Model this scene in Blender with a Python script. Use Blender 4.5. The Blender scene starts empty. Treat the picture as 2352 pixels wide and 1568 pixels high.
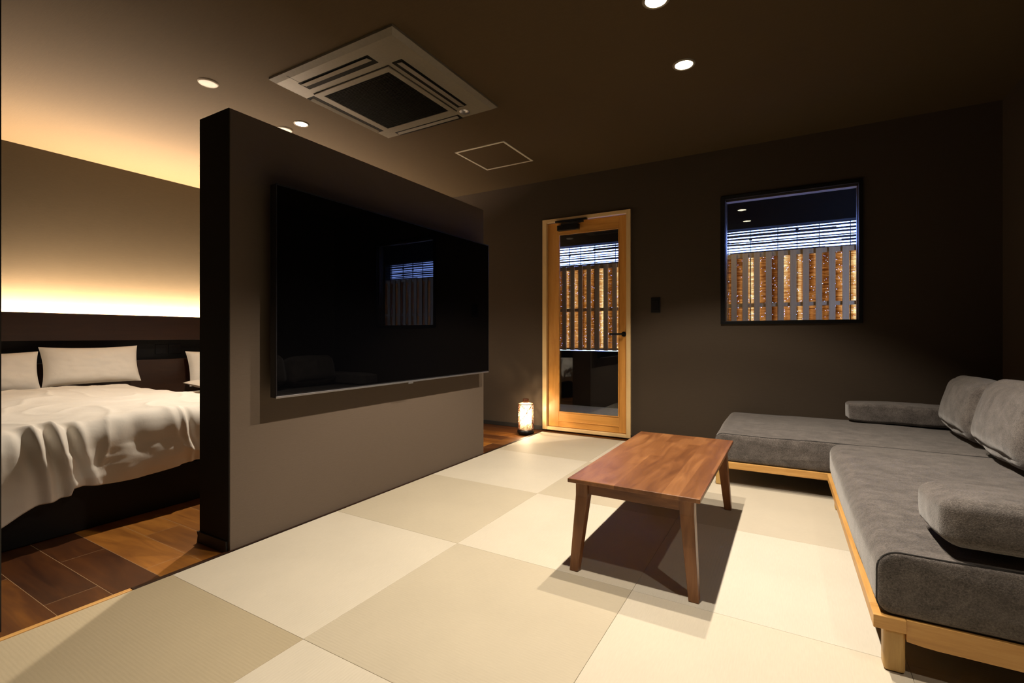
import bpy, bmesh, math, random
from mathutils import Vector, noise
random.seed(7)
SC = bpy.context.scene
COL = SC.collection

# ------------------------------------------------------------ camera
cam = bpy.data.cameras.new('camera'); camo = bpy.data.objects.new('camera', cam); COL.objects.link(camo)
YAW = math.atan(645 / 1109)
camo.location = (0, 0, 1.0)
camo.rotation_euler = (math.pi / 2, 0, YAW)
cam.sensor_fit = 'HORIZONTAL'; cam.sensor_width = 36.0
cam.lens = 36.0 * 1109 / 2352
cam.shift_y = -16 / 2352
cam.clip_start = 0.02
SC.camera = camo
# ------------------------------------------------------------ sky behind the balcony
w = bpy.data.worlds.new('world'); SC.world = w; w.use_nodes = True
bgn = w.node_tree.nodes['Background']
bgn.inputs[0].default_value = (0.25, 0.37, 1.0, 1); bgn.inputs[1].default_value = 15.0
# ------------------------------------------------------------ exposure
SC.view_settings.view_transform = 'Standard'; SC.view_settings.look = 'None'
SC.view_settings.exposure = 0.0; SC.view_settings.gamma = 1.0
SC.view_settings.use_curve_mapping = False
SC.cycles.use_denoising = True
SC.cycles.max_bounces = 8
SC.cycles.sample_clamp_indirect = 4.0
WARM = (1.0, 0.865, 0.70)
SPOT_MAIN = 168.0      # the three ceiling lamps over the table
SPOT_SOFA = 34.0       # lamp over the near end of the sofa, right of the frame
SPOT_BED = 270.0       # lamp over the beds
COVE = 720.0             # strip light behind the headboard ledge
LANTERN = 17

# ------------------------------------------------------------ plan
CZ = 2.603; YB = 4.538; XR = 1.24; XL = -5.627; YN = -1.3
PX0, PX1, PY0, PY1, PZ = -2.465, -2.218, 1.256, 3.345, 2.033

# ============================================================ materials
def newmat(name):
    m = bpy.data.materials.new(name); m.use_nodes = True
    nt = m.node_tree; b = nt.nodes['Principled BSDF']
    return m, nt, b
def N(nt, t, **kw):
    n = nt.nodes.new(t)
    for k, v in kw.items(): setattr(n, k, v)
    return n
def coords(nt, scale=(1, 1, 1), rot=(0, 0, 0)):
    tc = N(nt, 'ShaderNodeTexCoord'); mp = N(nt, 'ShaderNodeMapping')
    mp.inputs['Scale'].default_value = scale; mp.inputs['Rotation'].default_value = rot
    nt.links.new(tc.outputs['Object'], mp.inputs['Vector']); return mp.outputs['Vector']
def noise_n(nt, vec, scale, detail=4, rough=.55, dist=0):
    n = N(nt, 'ShaderNodeTexNoise'); n.inputs['Scale'].default_value = scale
    n.inputs['Detail'].default_value = detail; n.inputs['Roughness'].default_value = rough
    n.inputs['Distortion'].default_value = dist
    nt.links.new(vec, n.inputs['Vector']); return n.outputs['Fac']
def ramp(nt, fac, stops):
    r = N(nt, 'ShaderNodeValToRGB'); e = r.color_ramp.elements
    while len(e) < len(stops): e.new(0.5)
    for i, (p, c) in enumerate(stops):
        e[i].position = p; e[i].color = (*c, 1)
    nt.links.new(fac, r.inputs['Fac']); return r.outputs['Color']
def bump(nt, b, h, strength=.2, dist=.002, normal=None):
    n = N(nt, 'ShaderNodeBump'); n.inputs['Strength'].default_value = strength
    n.inputs['Distance'].default_value = dist
    nt.links.new(h, n.inputs['Height'])
    if normal is not None: nt.links.new(normal, n.inputs['Normal'])
    nt.links.new(n.outputs['Normal'], b.inputs['Normal']); return n.outputs['Normal']
def plain(name, c, rough=.5, metal=0, spec=.5):
    m, nt, b = newmat(name); b.inputs['Base Color'].default_value = (*c, 1)
    b.inputs['Roughness'].default_value = rough; b.inputs['Metallic'].default_value = metal
    b.inputs['Specular IOR Level'].default_value = spec
    v = coords(nt, (1, 1, 1)); f = noise_n(nt, v, 60, 3)
    cc = ramp(nt, f, [(.3, tuple(x * .94 for x in c)), (.7, tuple(min(1, x * 1.05) for x in c))])
    nt.links.new(cc, b.inputs['Base Color'])
    return m
def wallpaper(name, c, stretch=(3, 3, 60), rough=.85, var=.07, bs=.25):
    m, nt, b = newmat(name)
    f = noise_n(nt, coords(nt, stretch), 6, 5, .6)
    f2 = noise_n(nt, coords(nt), 350, 2)
    cc = ramp(nt, f, [(.3, tuple(x * (1 - var) for x in c)), (.7, tuple(x * (1 + var) for x in c))])
    nt.links.new(cc, b.inputs['Base Color']); b.inputs['Roughness'].default_value = rough
    b.inputs['Specular IOR Level'].default_value = .25
    n1 = bump(nt, b, f2, bs, .0008); bump(nt, b, f, .25, .0015, n1)
    return m
def wood(name, stops, axis='x', scale=1.0, rough=.4, spec=.5, bs=.12, swirl=.6):
    m, nt, b = newmat(name)
    st = {'x': (1.2, 14, 14), 'y': (14, 1.2, 14), 'z': (14, 14, 1.2)}[axis]
    v = coords(nt, tuple(s * scale for s in st))
    f = noise_n(nt, v, 1.6, 7, .62, swirl)
    v2 = coords(nt, tuple(s * scale * 5 for s in st)); f2 = noise_n(nt, v2, 2.5, 4, .6)
    mx = N(nt, 'ShaderNodeMix'); mx.data_type = 'FLOAT'; mx.inputs['Factor'].default_value = .25
    nt.links.new(f, mx.inputs[2]); nt.links.new(f2, mx.inputs[3])
    nt.links.new(ramp(nt, mx.outputs[0], stops), b.inputs['Base Color'])
    b.inputs['Roughness'].default_value = rough; b.inputs['Specular IOR Level'].default_value = spec
    bump(nt, b, f2, bs, .0006)
    return m
def emit(name, c, s):
    m, nt, b = newmat(name); b.inputs['Base Color'].default_value = (.8, .8, .8, 1)
    b.inputs['Emission Color'].default_value = (*c, 1); b.inputs['Emission Strength'].default_value = s
    return m

M_ceiling = wallpaper('ceiling_paper', (.070, .046, .020), (4, 60, 4))
M_bedwall = wallpaper('bed_wall_paper', (.052, .037, .0175), (2, 3, 90), var=.09)
M_wall = wallpaper('taupe_paper', (.056, .041, .028), (3, 3, 40), var=.04)
M_partition = wallpaper('partition_paper', (.116, .086, .063), (3, 3, 40), var=.03)
M_darktrim = plain('dark_trim', (.011, .009, .007), .6)
M_black = plain('black_plastic', (.003, .003, .0033), .45, 0, .3)
M_blackmetal = plain('black_metal', (.012, .012, .013), .38, .6)
M_white = plain('white_plastic', (.19, .165, .125), .45)
M_disc = plain('cover_white', (.66, .60, .50), .45)
M_vane = plain('vane_plastic', (.16, .14, .115), .4)
M_cloth = None
M_oak = wood('oak', [(.25, (.40, .19, .045)), (.5, (.60, .32, .09)), (.75, (.72, .43, .15))], 'y', 1, .42)
M_oakx = wood('oak_across', [(.25, (.40, .19, .045)), (.5, (.60, .32, .09)), (.75, (.72, .43, .15))], 'x', 1, .42)
M_oakz = wood('oak_upright', [(.25, (.36, .20, .055)), (.5, (.52, .32, .10)), (.75, (.66, .43, .17))], 'z', 1, .42)
M_pine = wood('pine_casing', [(.25, (.66, .44, .19)), (.5, (.76, .54, .26)), (.75, (.84, .62, .33))], 'z', .8, .45)
M_pinex = wood('pine_across', [(.25, (.66, .44, .19)), (.5, (.76, .54, .26)), (.75, (.84, .62, .33))], 'x', .8, .45)
M_cedar = wood('cedar_upright', [(.25, (.48, .20, .030)), (.5, (.62, .29, .06)), (.75, (.72, .37, .09))], 'z', .8, .4)
M_cedarx = wood('cedar_across', [(.25, (.48, .20, .030)), (.5, (.62, .29, .06)), (.75, (.72, .37, .09))], 'x', .8, .4)
M_headboard = wood('walnut_dark', [(.25, (.018, .006, .0022)), (.6, (.032, .011, .004)), (.85, (.045, .016, .006))], 'y', .8, .42)
M_slat = wood('fence_slat', [(.25, (.38, .22, .08)), (.7, (.52, .33, .14))], 'z', .6, .7)
M_endshade = plain('end_shade', (.012, .009, .006), .8, 0, .2)  # near-black tone standing in for shade on the partition end
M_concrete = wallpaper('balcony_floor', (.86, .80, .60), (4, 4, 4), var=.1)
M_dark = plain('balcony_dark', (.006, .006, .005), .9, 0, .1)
M_chrome = plain('silver_metal', (.5, .5, .52), .3, .9)

def table_mat(name, axis):
    m, nt, b = newmat(name)
    st = (9, 1.4, 9) if axis == 'y' else ((1.4, 9, 9) if axis == 'x' else (9, 9, 1.4))
    f = noise_n(nt, coords(nt, st), 2.2, 6, .6, .8)
    # edge-glued boards of differing tone
    br = N(nt, 'ShaderNodeTexBrick'); br.offset = .42
    br.inputs['Scale'].default_value = 1; br.inputs['Brick Width'].default_value = .34
    br.inputs['Row Height'].default_value = .062; br.inputs['Mortar Size'].default_value = 0
    br.inputs['Color1'].default_value = (.0, .0, .0, 1); br.inputs['Color2'].default_value = (1, 1, 1, 1)
    br.inputs['Bias'].default_value = 0
    nt.links.new(coords(nt, (1, 1, 1), (0, 0, math.pi / 2)), br.inputs['Vector'])
    mx = N(nt, 'ShaderNodeMix'); mx.data_type = 'FLOAT'; mx.inputs['Factor'].default_value = .22 if axis == 'y' else 0
    nt.links.new(f, mx.inputs[2]); nt.links.new(br.outputs['Color'], mx.inputs[3])
    nt.links.new(ramp(nt, mx.outputs[0], [(.22, (.095, .030, .008)), (.48, (.19, .072, .022)), (.78, (.33, .145, .05))]), b.inputs['Base Color'])
    b.inputs['Roughness'].default_value = .36
    bump(nt, b, f, .08, .0008)
    return m
M_table = table_mat('walnut_top', 'y'); M_tableleg = table_mat('walnut_leg', 'z'); M_tablex = table_mat('walnut_rail', 'x')

def floor_mat():
    m, nt, b = newmat('walnut_floor')
    br = N(nt, 'ShaderNodeTexBrick'); br.offset = .5
    for k, v in (('Scale', 1), ('Brick Width', .78), ('Row Height', .162), ('Mortar Size', .0010), ('Mortar Smooth', 0.1), ('Bias', 0)):
        br.inputs[k].default_value = v
    br.inputs['Color1'].default_value = (.12, .12, .12, 1); br.inputs['Color2'].default_value = (1, 1, 1, 1)
    br.inputs['Mortar'].default_value = (.5, .5, .5, 1)
    tc = N(nt, 'ShaderNodeTexCoord'); mp = N(nt, 'ShaderNodeMapping')
    mp.inputs['Location'].default_value = (.05, -.182 - .162 * .02, 0)
    nt.links.new(tc.outputs['Object'], mp.inputs['Vector']); nt.links.new(mp.outputs['Vector'], br.inputs['Vector'])
    # grain is shifted from board to board
    add = N(nt, 'ShaderNodeVectorMath', operation='ADD'); sc = N(nt, 'ShaderNodeVectorMath', operation='SCALE')
    sc.inputs['Scale'].default_value = 7.0
    nt.links.new(br.outputs['Color'], sc.inputs[0]); nt.links.new(coords(nt, (1.6, 11, 8)), add.inputs[0])
    nt.links.new(sc.outputs[0], add.inputs[1])
    f = noise_n(nt, add.outputs[0], 1.2, 7, .6, 1.3)
    mx = N(nt, 'ShaderNodeMix'); mx.data_type = 'FLOAT'; mx.inputs['Factor'].default_value = .50
    nt.links.new(f, mx.inputs[2]); nt.links.new(br.outputs['Color'], mx.inputs[3])
    c = ramp(nt, mx.outputs[0], [(.25, (.028, .007, .001)), (.48, (.085, .026, .004)), (.68, (.22, .080, .010)), (.88, (.36, .145, .020))])
    m2 = N(nt, 'ShaderNodeMix'); m2.data_type = 'RGBA'
    nt.links.new(br.outputs['Fac'], m2.inputs['Factor']); nt.links.new(c, m2.inputs['A'])
    m2.inputs['B'].default_value = (.30, .19, .10, 1)
    nt.links.new(m2.outputs['Result'], b.inputs['Base Color'])
    b.inputs['Roughness'].default_value = .38
    bump(nt, b, br.outputs['Fac'], -.4, .001)
    return m
M_floor = floor_mat()

def tatami_mat(name, c, axis):
    m, nt, b = newmat(name)
    s = (260, 26, 1) if axis == 'x' else (26, 260, 1)
    f = noise_n(nt, coords(nt, s), 1.0, 3, .6)
    wv = N(nt, 'ShaderNodeTexWave'); wv.wave_type = 'BANDS'; wv.bands_direction = 'X' if axis == 'x' else 'Y'
    wv.inputs['Scale'].default_value = 28; wv.inputs['Distortion'].default_value = .6; wv.inputs['Detail'].default_value = 1
    nt.links.new(coords(nt), wv.inputs['Vector'])
    f3 = noise_n(nt, coords(nt), 3, 3)
    mx = N(nt, 'ShaderNodeMix'); mx.data_type = 'FLOAT'; mx.inputs['Factor'].default_value = .5
    nt.links.new(f, mx.inputs[2]); nt.links.new(f3, mx.inputs[3])
    nt.links.new(ramp(nt, mx.outputs[0], [(.3, tuple(x * .93 for x in c)), (.7, tuple(x * 1.05 for x in c))]), b.inputs['Base Color'])
    b.inputs['Roughness'].default_value = .62; b.inputs['Specular IOR Level'].default_value = .3
    n1 = bump(nt, b, wv.outputs['Fac'], .13, .0010); bump(nt, b, f, .2, .0007, n1)
    return m
TL = (.63, .57, .455); TD = (.475, .410, .285); TB = (.63, .585, .49); TM = (.54, .485, .385)  # weave sheen and glare put into the mat colours
M_tat = {'L': tatami_mat('rush_light', TL, 'x'), 'D': tatami_mat('rush_dark', (.53, .465, .345), 'y'), 'G': tatami_mat('rush_shaded', (.46, .385, .255), 'y'),  # bottom-left mat: the shade over it is mixed into its colour
         'B': tatami_mat('rush_pale', TB, 'x'), 'M': tatami_mat('rush_mid', TM, 'y')}
M_tatedge = plain('tatami_core', (.22, .17, .10), .9)

def fabric_mat(name, c, dark):
    m, nt, b = newmat(name)
    f = noise_n(nt, coords(nt, (6, 8, 7)), 2.2, 7, .72, .3)
    f2 = noise_n(nt, coords(nt), 210, 2, .85)
    wv = N(nt, 'ShaderNodeTexVoronoi'); wv.inputs['Scale'].default_value = 330
    nt.links.new(coords(nt, (1, 1, 1)), wv.inputs['Vector'])
    mx = N(nt, 'ShaderNodeMix'); mx.data_type = 'FLOAT'; mx.inputs['Factor'].default_value = .52
    nt.links.new(f, mx.inputs[2]); nt.links.new(f2, mx.inputs[3])
    nt.links.new(ramp(nt, mx.outputs[0], [(.34, dark), (.5, c), (.70, tuple(x * 1.95 for x in c))]), b.inputs['Base Color'])
    b.inputs['Roughness'].default_value = .95; b.inputs['Specular IOR Level'].default_value = .1
    b.inputs['Sheen Weight'].default_value = .35; b.inputs['Sheen Roughness'].default_value = .5
    n1 = bump(nt, b, wv.outputs['Distance'], .5, .0015); bump(nt, b, f, .2, .004, n1)
    return m
M_fabric = fabric_mat('grey_chenille', (.108, .095, .088), (.036, .031, .029))
M_piping = plain('dark_piping', (.02, .018, .018), .9)

def linen(name, c):
    m, nt, b = newmat(name)
    f = noise_n(nt, coords(nt), 9, 6, .6, .4)
    f2 = noise_n(nt, coords(nt), 300, 2)
    nt.links.new(ramp(nt, f, [(.3, tuple(x * .96 for x in c)), (.7, c)]), b.inputs['Base Color'])
    b.inputs['Roughness'].default_value = .8; b.inputs['Specular IOR Level'].default_value = .25
    b.inputs['Sheen Weight'].default_value = .15
    n1 = bump(nt, b, f, .22, .010); bump(nt, b, f2, .12, .0006, n1)
    return m
M_linen = linen('white_cotton', (.82, .78, .71))
M_screen = plain('tv_glass', (.0015, .0015, .002), .012, 0, .38)
M_bezel = plain('tv_bezel', (.01, .01, .012), .3)

def glass_mat():
    m = bpy.data.materials.new('clear_pane'); m.use_nodes = True; nt = m.node_tree
    nt.nodes.remove(nt.nodes['Principled BSDF']); out = nt.nodes['Material Output']
    ge = N(nt, 'ShaderNodeNewGeometry'); dt = N(nt, 'ShaderNodeVectorMath', operation='DOT_PRODUCT')
    nt.links.new(ge.outputs['Incoming'], dt.inputs[0]); nt.links.new(ge.outputs['Normal'], dt.inputs[1])
    def mth(op, a, b_=0.0):
        n = N(nt, 'ShaderNodeMath', operation=op)
        for i_, x_ in enumerate((a, b_)):
            if isinstance(x_, float): n.inputs[i_].default_value = x_
            else: nt.links.new(x_, n.inputs[i_])
        return n.outputs[0]
    # Schlick reflectance of one glass face, the same from either side
    sch = mth('ADD', mth('MULTIPLY', mth('POWER', mth('SUBTRACT', 1.0, mth('ABSOLUTE', dt.outputs['Value'])), 5.0), .94), .06)
    t = N(nt, 'ShaderNodeBsdfTransparent'); t.inputs['Color'].default_value = (.93, .96, .95, 1)
    g = N(nt, 'ShaderNodeBsdfGlossy'); g.inputs['Roughness'].default_value = .0
    mx = N(nt, 'ShaderNodeMixShader'); nt.links.new(sch, mx.inputs[0])
    nt.links.new(t.outputs[0], mx.inputs[1]); nt.links.new(g.outputs[0], mx.inputs[2])
    nt.links.new(mx.outputs[0], out.inputs['Surface']); return m
M_glass = glass_mat()

def reed_mat():
    m = bpy.data.materials.new('reed'); m.use_nodes = True; nt = m.node_tree
    b = nt.nodes['Principled BSDF']; out = nt.nodes['Material Output']
    f = noise_n(nt, coords(nt, (6, 6, 60)), 1.2, 5, .7)
    f2 = noise_n(nt, coords(nt, (7.5, 1, .25)), 1.3, 2, .5)
    mx0 = N(nt, 'ShaderNodeMix'); mx0.data_type = 'FLOAT'; mx0.inputs['Factor'].default_value = .5
    nt.links.new(f, mx0.inputs[2]); nt.links.new(f2, mx0.inputs[3])
    c = ramp(nt, mx0.outputs[0], [(.30, (.12, .040, .005)), (.42, (.36, .15, .030)), (.53, (.72, .40, .12)), (.64, (1.0, .84, .42))])
    nt.links.new(c, b.inputs['Base Color']); b.inputs['Roughness'].default_value = .7
    t = N(nt, 'ShaderNodeBsdfTranslucent'); nt.links.new(c, t.inputs['Color'])
    mx = N(nt, 'ShaderNodeMixShader'); mx.inputs[0].default_value = .72
    nt.links.new(b.outputs[0], mx.inputs[1]); nt.links.new(t.outputs[0], mx.inputs[2])
    nt.links.new(mx.outputs[0], out.inputs['Surface']); return m
M_reed = reed_mat()
M_reeddark = plain('reed_pole', (.035, .03, .03), .8)
M_grille = plain('grille_dark', (.004, .0035, .003), .7, 0, .15)
M_vine = wood('vine', [(.3, (.05, .012, .003)), (.7, (.16, .05, .013))], 'z', 3, .5)
def paper_mat():
    m = bpy.data.materials.new('lamp_paper'); m.use_nodes = True; nt = m.node_tree
    b = nt.nodes['Principled BSDF']; out = nt.nodes['Material Output']
    b.inputs['Base Color'].default_value = (.9, .8, .62, 1)
    t = N(nt, 'ShaderNodeBsdfTranslucent'); t.inputs['Color'].default_value = (.95, .80, .55, 1)
    mx = N(nt, 'ShaderNodeMixShader'); mx.inputs[0].default_value = .6
    f = noise_n(nt, coords(nt), 40, 3)
    nt.links.new(ramp(nt, f, [(.3, (.34, .25, .14)), (.7, (.46, .38, .25))]), t.inputs['Color'])
    nt.links.new(b.outputs[0], mx.inputs[1]); nt.links.new(t.outputs[0], mx.inputs[2])
    tr = N(nt, 'ShaderNodeBsdfTransparent'); m3 = N(nt, 'ShaderNodeMixShader'); m3.inputs[0].default_value = .55
    nt.links.new(mx.outputs[0], m3.inputs[1]); nt.links.new(tr.outputs[0], m3.inputs[2])
    nt.links.new(m3.outputs[0], out.inputs['Surface']); return m
M_paper = paper_mat()

# ============================================================ mesh helpers
class MB:
    """collects shapes in world coordinates, then links them as ONE mesh object"""
    def __init__(s): s.v = []; s.f = []
    def box(s, x0, x1, y0, y1, z0, z1):
        n = len(s.v)
        s.v += [(x, y, z) for z in (z0, z1) for y in (y0, y1) for x in (x0, x1)]
        s.f += [tuple(n + i for i in q) for q in ((0, 2, 3, 1), (4, 5, 7, 6), (0, 1, 5, 4), (2, 6, 7, 3), (0, 4, 6, 2), (1, 3, 7, 5))]
        return s
    def hexa(s, lo, hi):
        """lo, hi: four points each, same winding, lower and upper ring"""
        n = len(s.v); s.v += list(lo) + list(hi)
        s.f += [tuple(n + i for i in q) for q in ((3, 2, 1, 0), (4, 5, 6, 7), (0, 1, 5, 4), (1, 2, 6, 5), (2, 3, 7, 6), (3, 0, 4, 7))]
        return s
    def lathe(s, cx, cy, prof, seg=40):
        n = len(s.v); k = len(prof)
        for i in range(seg):
            a = 2 * math.pi * i / seg
            for r, z in prof: s.v.append((cx + r * math.cos(a), cy + r * math.sin(a), z))
        for i in range(seg):
            j = (i + 1) % seg
            for q in range(k - 1):
                s.f.append((n + i * k + q, n + j * k + q, n + j * k + q + 1, n + i * k + q + 1))
        return s
    def tube(s, pts, r, seg=8, closed=False):
        n = len(s.v); m = len(pts); P = [Vector(p) for p in pts]
        for i in range(m):
            if closed: t = (P[(i + 1) % m] - P[i - 1])
            else: t = P[min(i + 1, m - 1)] - P[max(i - 1, 0)]
            t.normalize()
            up = Vector((0, 0, 1)) if abs(t.z) < .9 else Vector((1, 0, 0))
            a = t.cross(up).normalized(); b = t.cross(a)
            for k in range(seg):
                an = 2 * math.pi * k / seg
                s.v.append(tuple(P[i] + a * (r * math.cos(an)) + b * (r * math.sin(an))))
        rng = m if closed else m - 1
        for i in range(rng):
            j = (i + 1) % m
            for k in range(seg):
                l = (k + 1) % seg
                s.f.append((n + i * seg + k, n + i * seg + l, n + j * seg + l, n + j * seg + k))
        if not closed:
            s.f.append(tuple(n + k for k in range(seg))[::-1]); s.f.append(tuple(n + (m - 1) * seg + k for k in range(seg)))
        return s
    def grid(s, nu, nv, fn):
        n = len(s.v)
        for i in range(nu + 1):
            for j in range(nv + 1): s.v.append(tuple(fn(i / nu, j / nv)))
        for i in range(nu):
            for j in range(nv):
                a = n + i * (nv + 1) + j
                s.f.append((a, a + nv + 1, a + nv + 2, a + 1))
        return s
    def build(s, name, mat, parent=None, bevel=0, smooth=False, segs=2, origin=None):
        L = Vector(parent['_o']) if parent is not None and '_o' in parent else Vector(origin or (0, 0, 0))
        me = bpy.data.meshes.new(name)
        me.from_pydata([tuple(Vector(p) - L) for p in s.v], [], s.f); me.materials.append(mat)
        bm = bmesh.new(); bm.from_mesh(me)
        bmesh.ops.remove_doubles(bm, verts=bm.verts, dist=1e-6)
        bmesh.ops.recalc_face_normals(bm, faces=bm.faces)
        bm.to_mesh(me); bm.free()
        o = bpy.data.objects.new(name, me); COL.objects.link(o)
        if parent is not None:
            o.parent = parent; o['_o'] = tuple(L)
        else: o.location = L
        if bevel:
            b = o.modifiers.new('bevel', 'BEVEL'); b.width = bevel; b.segments = segs; b.limit_method = 'ANGLE'
            b.harden_normals = False
        if smooth: me.shade_smooth()
        return o
def tag(o, label=None, cat=None, group=None, kind=None):
    if label: o['label'] = label
    if cat: o['category'] = cat
    if group: o['group'] = group
    if kind: o['kind'] = kind
    return o
def thing(name, loc, label, cat, group=None, rz=0):
    o = bpy.data.objects.new(name, None); COL.objects.link(o); o.location = loc
    o.rotation_euler = (0, 0, rz); o.empty_display_size = .1; o['_o'] = tuple(loc)
    return tag(o, label, cat, group)
def struct(name, mb, mat, **kw):
    o = mb.build(name, mat, **kw); o['kind'] = 'structure'; return o
def copy_tree(o, loc=None, parent=None):
    c = o.copy(); COL.objects.link(c)
    if parent is not None: c.parent = parent
    if loc is not None: c.location = loc
    for ch in [x for x in bpy.data.objects if x.parent == o]: copy_tree(ch, None, c)
    return c

# ============================================================ room shell
struct('floor', MB().box(XL, XR + .1, YN - .1, YB + .15, -.1, 0), M_floor)
struct('ceiling', MB().box(XL - .1, XR + .1, YN - .1, YB + .15, CZ, CZ + .12), M_ceiling)
struct('wall_left', MB().box(XL - .12, XL, YN - .1, YB + .15, 0, CZ), M_bedwall)
struct('wall_right', MB().box(XR, XR + .12, YN - .1, YB + .15, 0, CZ), M_wall)
struct('wall_front', MB().box(XL - .1, XR + .1, YN - .12, YN, 0, CZ), M_wall)
DX0, DX1, DZ = -2.235, -1.36, 2.165           # door opening
WX0, WX1, WZ0, WZ1 = -.512, .442, 1.108, 2.17  # window opening
wb = MB(); y0, y1 = YB, YB + .15
wb.box(XL - .1, DX0, y0, y1, 0, CZ).box(DX0, DX1, y0, y1, DZ, CZ).box(DX1, WX0, y0, y1, 0, CZ)
wb.box(WX0, WX1, y0, y1, 0, WZ0).box(WX0, WX1, y0, y1, WZ1, CZ).box(WX1, XR + .1, y0, y1, 0, CZ)
struct('wall_back', wb, M_wall)
struct('baseboard_back', MB().box(XL, -2.262, YB - .010, YB, .001, .045).box(-1.332, XR, YB - .010, YB, .001, .045), M_darktrim, bevel=.002)
# free-standing partition with the television
struct('wall_partition', MB().box(PX0, PX1, PY0, PY1, 0, PZ), M_partition, bevel=.003)
struct('baseboard_partition', MB().box(PX0 - .010, PX0, PY0 - .010, PY1, 0.001, .055).box(PX0 - .010, PX1 - .016, PY0 - .010, PY0, 0.001, .055), M_darktrim, bevel=.002)
struct('partition_end_shade', MB().box(PX0 - .0005, PX1 - .002, PY0 - .004, PY0 - .0002, .056, PZ), M_endshade)  # thin dark sheet, paints the unlit end face of the partition as shade
# narrow dark wall end at the far left of the view
struct('wall_end', MB().box(-2.52, -2.302, .33, .5405, 0, CZ), M_darktrim)
# wooden edging along the raised mats
struct('trim_1', MB().box(-2.226, -2.204, YN, .875, 0, .016), M_oak, bevel=.002)
struct('trim_2', MB().box(-2.226, -2.204, .878, PY0 - .02, 0, .016).box(-2.2175, -2.204, PY0 - .02, PY1, 0, .016).box(-2.226, -2.204, PY1, 4.40, 0, .016), M_headboard, bevel=.002)
struct('trim_3', MB().box(-2.226, XR, 4.394, 4.412, 0, .014), M_darktrim, bevel=.002)

# ============================================================ tatami mats
XS = [-2.202, -1.371, -.536, .298, 1.236]; YS = [YN + .01, -.65, .18, 1.012, 1.842, 2.672, 3.535, 4.392]
tones = {(0, 2): 'G', (0, 3): 'L', (0, 4): 'D', (0, 5): 'L', (0, 6): 'D', (1, 2): 'L', (1, 3): 'D', (1, 4): 'L', (1, 5): 'D', (1, 6): 'L',
         (2, 2): 'M', (2, 3): 'L', (2, 4): 'B', (2, 5): 'M', (2, 6): 'L', (3, 2): 'L', (3, 3): 'M', (3, 4): 'L', (3, 5): 'M', (3, 6): 'L', (1, 1): 'D', (2, 1): 'L', (0, 1): 'L', (3, 1): 'M'}
labels = {(0, 2): 'darker tatami mat at bottom left, crossed by a slanting shadow beside oak edging',
          (0, 3): 'pale tatami mat touching the near corner of the partition wall',
          (0, 4): 'darker tatami mat along the middle of the partition wall below the television',
          (0, 5): 'pale tatami mat by the far end of the partition wall',
          (0, 6): 'tatami mat in front of the glass door beside the glowing lantern',
          (1, 2): 'pale tatami mat at the bottom edge, nearest corner mat left of centre',
          (1, 3): 'large darker tatami mat in the middle foreground left of the low table',
          (1, 4): 'pale tatami mat directly left of the low table',
          (1, 5): 'darker tatami mat behind the low table on its door side',
          (1, 6): 'tatami mat between the glass door frame and the chaise end',
          (2, 2): 'tatami mat at the bottom edge, right of the long straight seam',
          (2, 3): 'tatami mat just in front of the low table reaching the near sofa leg',
          (2, 4): 'brightly lit ribbed tatami mat under the low table front half and beside the sofa',
          (2, 5): 'tatami mat between the back table legs and the chaise front rail',
          (2, 6): 'tatami mat under the grey chaise below the window',
          (3, 3): 'tatami mat under the near end of the long sofa'}
for i in range(4):
    for j in range(7):
        if (i, j) not in labels: 
            continue
        x0, x1, ya, yb = XS[i], XS[i + 1], YS[j], YS[j + 1]; g = .0004
        c = ((x0 + x1) / 2, (ya + yb) / 2, 0)
        o = MB().box(x0 + g, x1 - g, ya + g, yb - g, .0005, .014).build('tatami_mat', M_tat[tones[(i, j)]], bevel=.0012, origin=c)
        tag(o, labels[(i, j)], 'tatami mat', 'borderless square tatami mats')
# mats out of the picture, so the room stays whole from the side
for (i, j) in ((0, 0), (0, 1), (1, 0), (1, 1), (2, 0), (2, 1), (3, 0), (3, 1), (3, 2), (3, 4), (3, 5), (3, 6)):
    x0, x1, ya, yb = XS[i], XS[i + 1], YS[j], YS[j + 1]; g = .0004
    o = MB().box(x0 + g, x1 - g, ya + g, yb - g, .0005, .014).build('tatami_mat', M_tat['LD'[(i + j) % 2]], bevel=.0012, origin=((x0 + x1) / 2, (ya + yb) / 2, 0))
    tag(o, 'square beige tatami mat hidden below the sofa or outside the picture', 'tatami mat', 'tatami mats out of view')
FL = .014   # top of the mats

# ============================================================ ceiling fixtures
def spot(parent, x, y, z, power, angle, blend, r, col=WARM):
    l = bpy.data.lights.new('lamp_light', 'SPOT'); l.energy = power; l.color = col
    l.spot_size = math.radians(angle); l.spot_blend = blend; l.shadow_soft_size = r
    o = bpy.data.objects.new('lamp_light', l); COL.objects.link(o); o.parent = parent
    o.location = Vector((x, y, z)) - Vector(parent['_o']); return o
M_lens = emit('lamp_lens', (1.0, .86, .62), 14)
def downlight(x, y, label, power, angle=103, blend=.30, r=.022, rad=.062, group=None):
    t = thing('ceiling_downlight', (x, y, CZ), label, 'ceiling light', group)
    MB().lathe(x, y, [(rad * .80, CZ - .002), (rad * .84, CZ - .006), (rad, CZ - .005), (rad * 1.06, CZ - .0005), (rad * 1.06, CZ)], 40).build('trim_ring', M_white, t, smooth=True)
    MB().lathe(x, y, [(.0001, CZ - .003), (rad * .82, CZ - .003), (rad * .82, CZ - .001)], 40).build('lens', M_lens, t)
    spot(t, x, y, CZ - .012, power, angle, blend, r)
    return t
downlight(-.559, 2.992, 'bright round ceiling downlight fully in view right of the air conditioner', SPOT_MAIN)
downlight(-.567, 2.348, 'bright round ceiling downlight cut by the top edge of the picture', SPOT_MAIN)
downlight(-.560, 1.64, 'ceiling downlight over the near side of the table, seen only as a window reflection', SPOT_MAIN)
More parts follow.
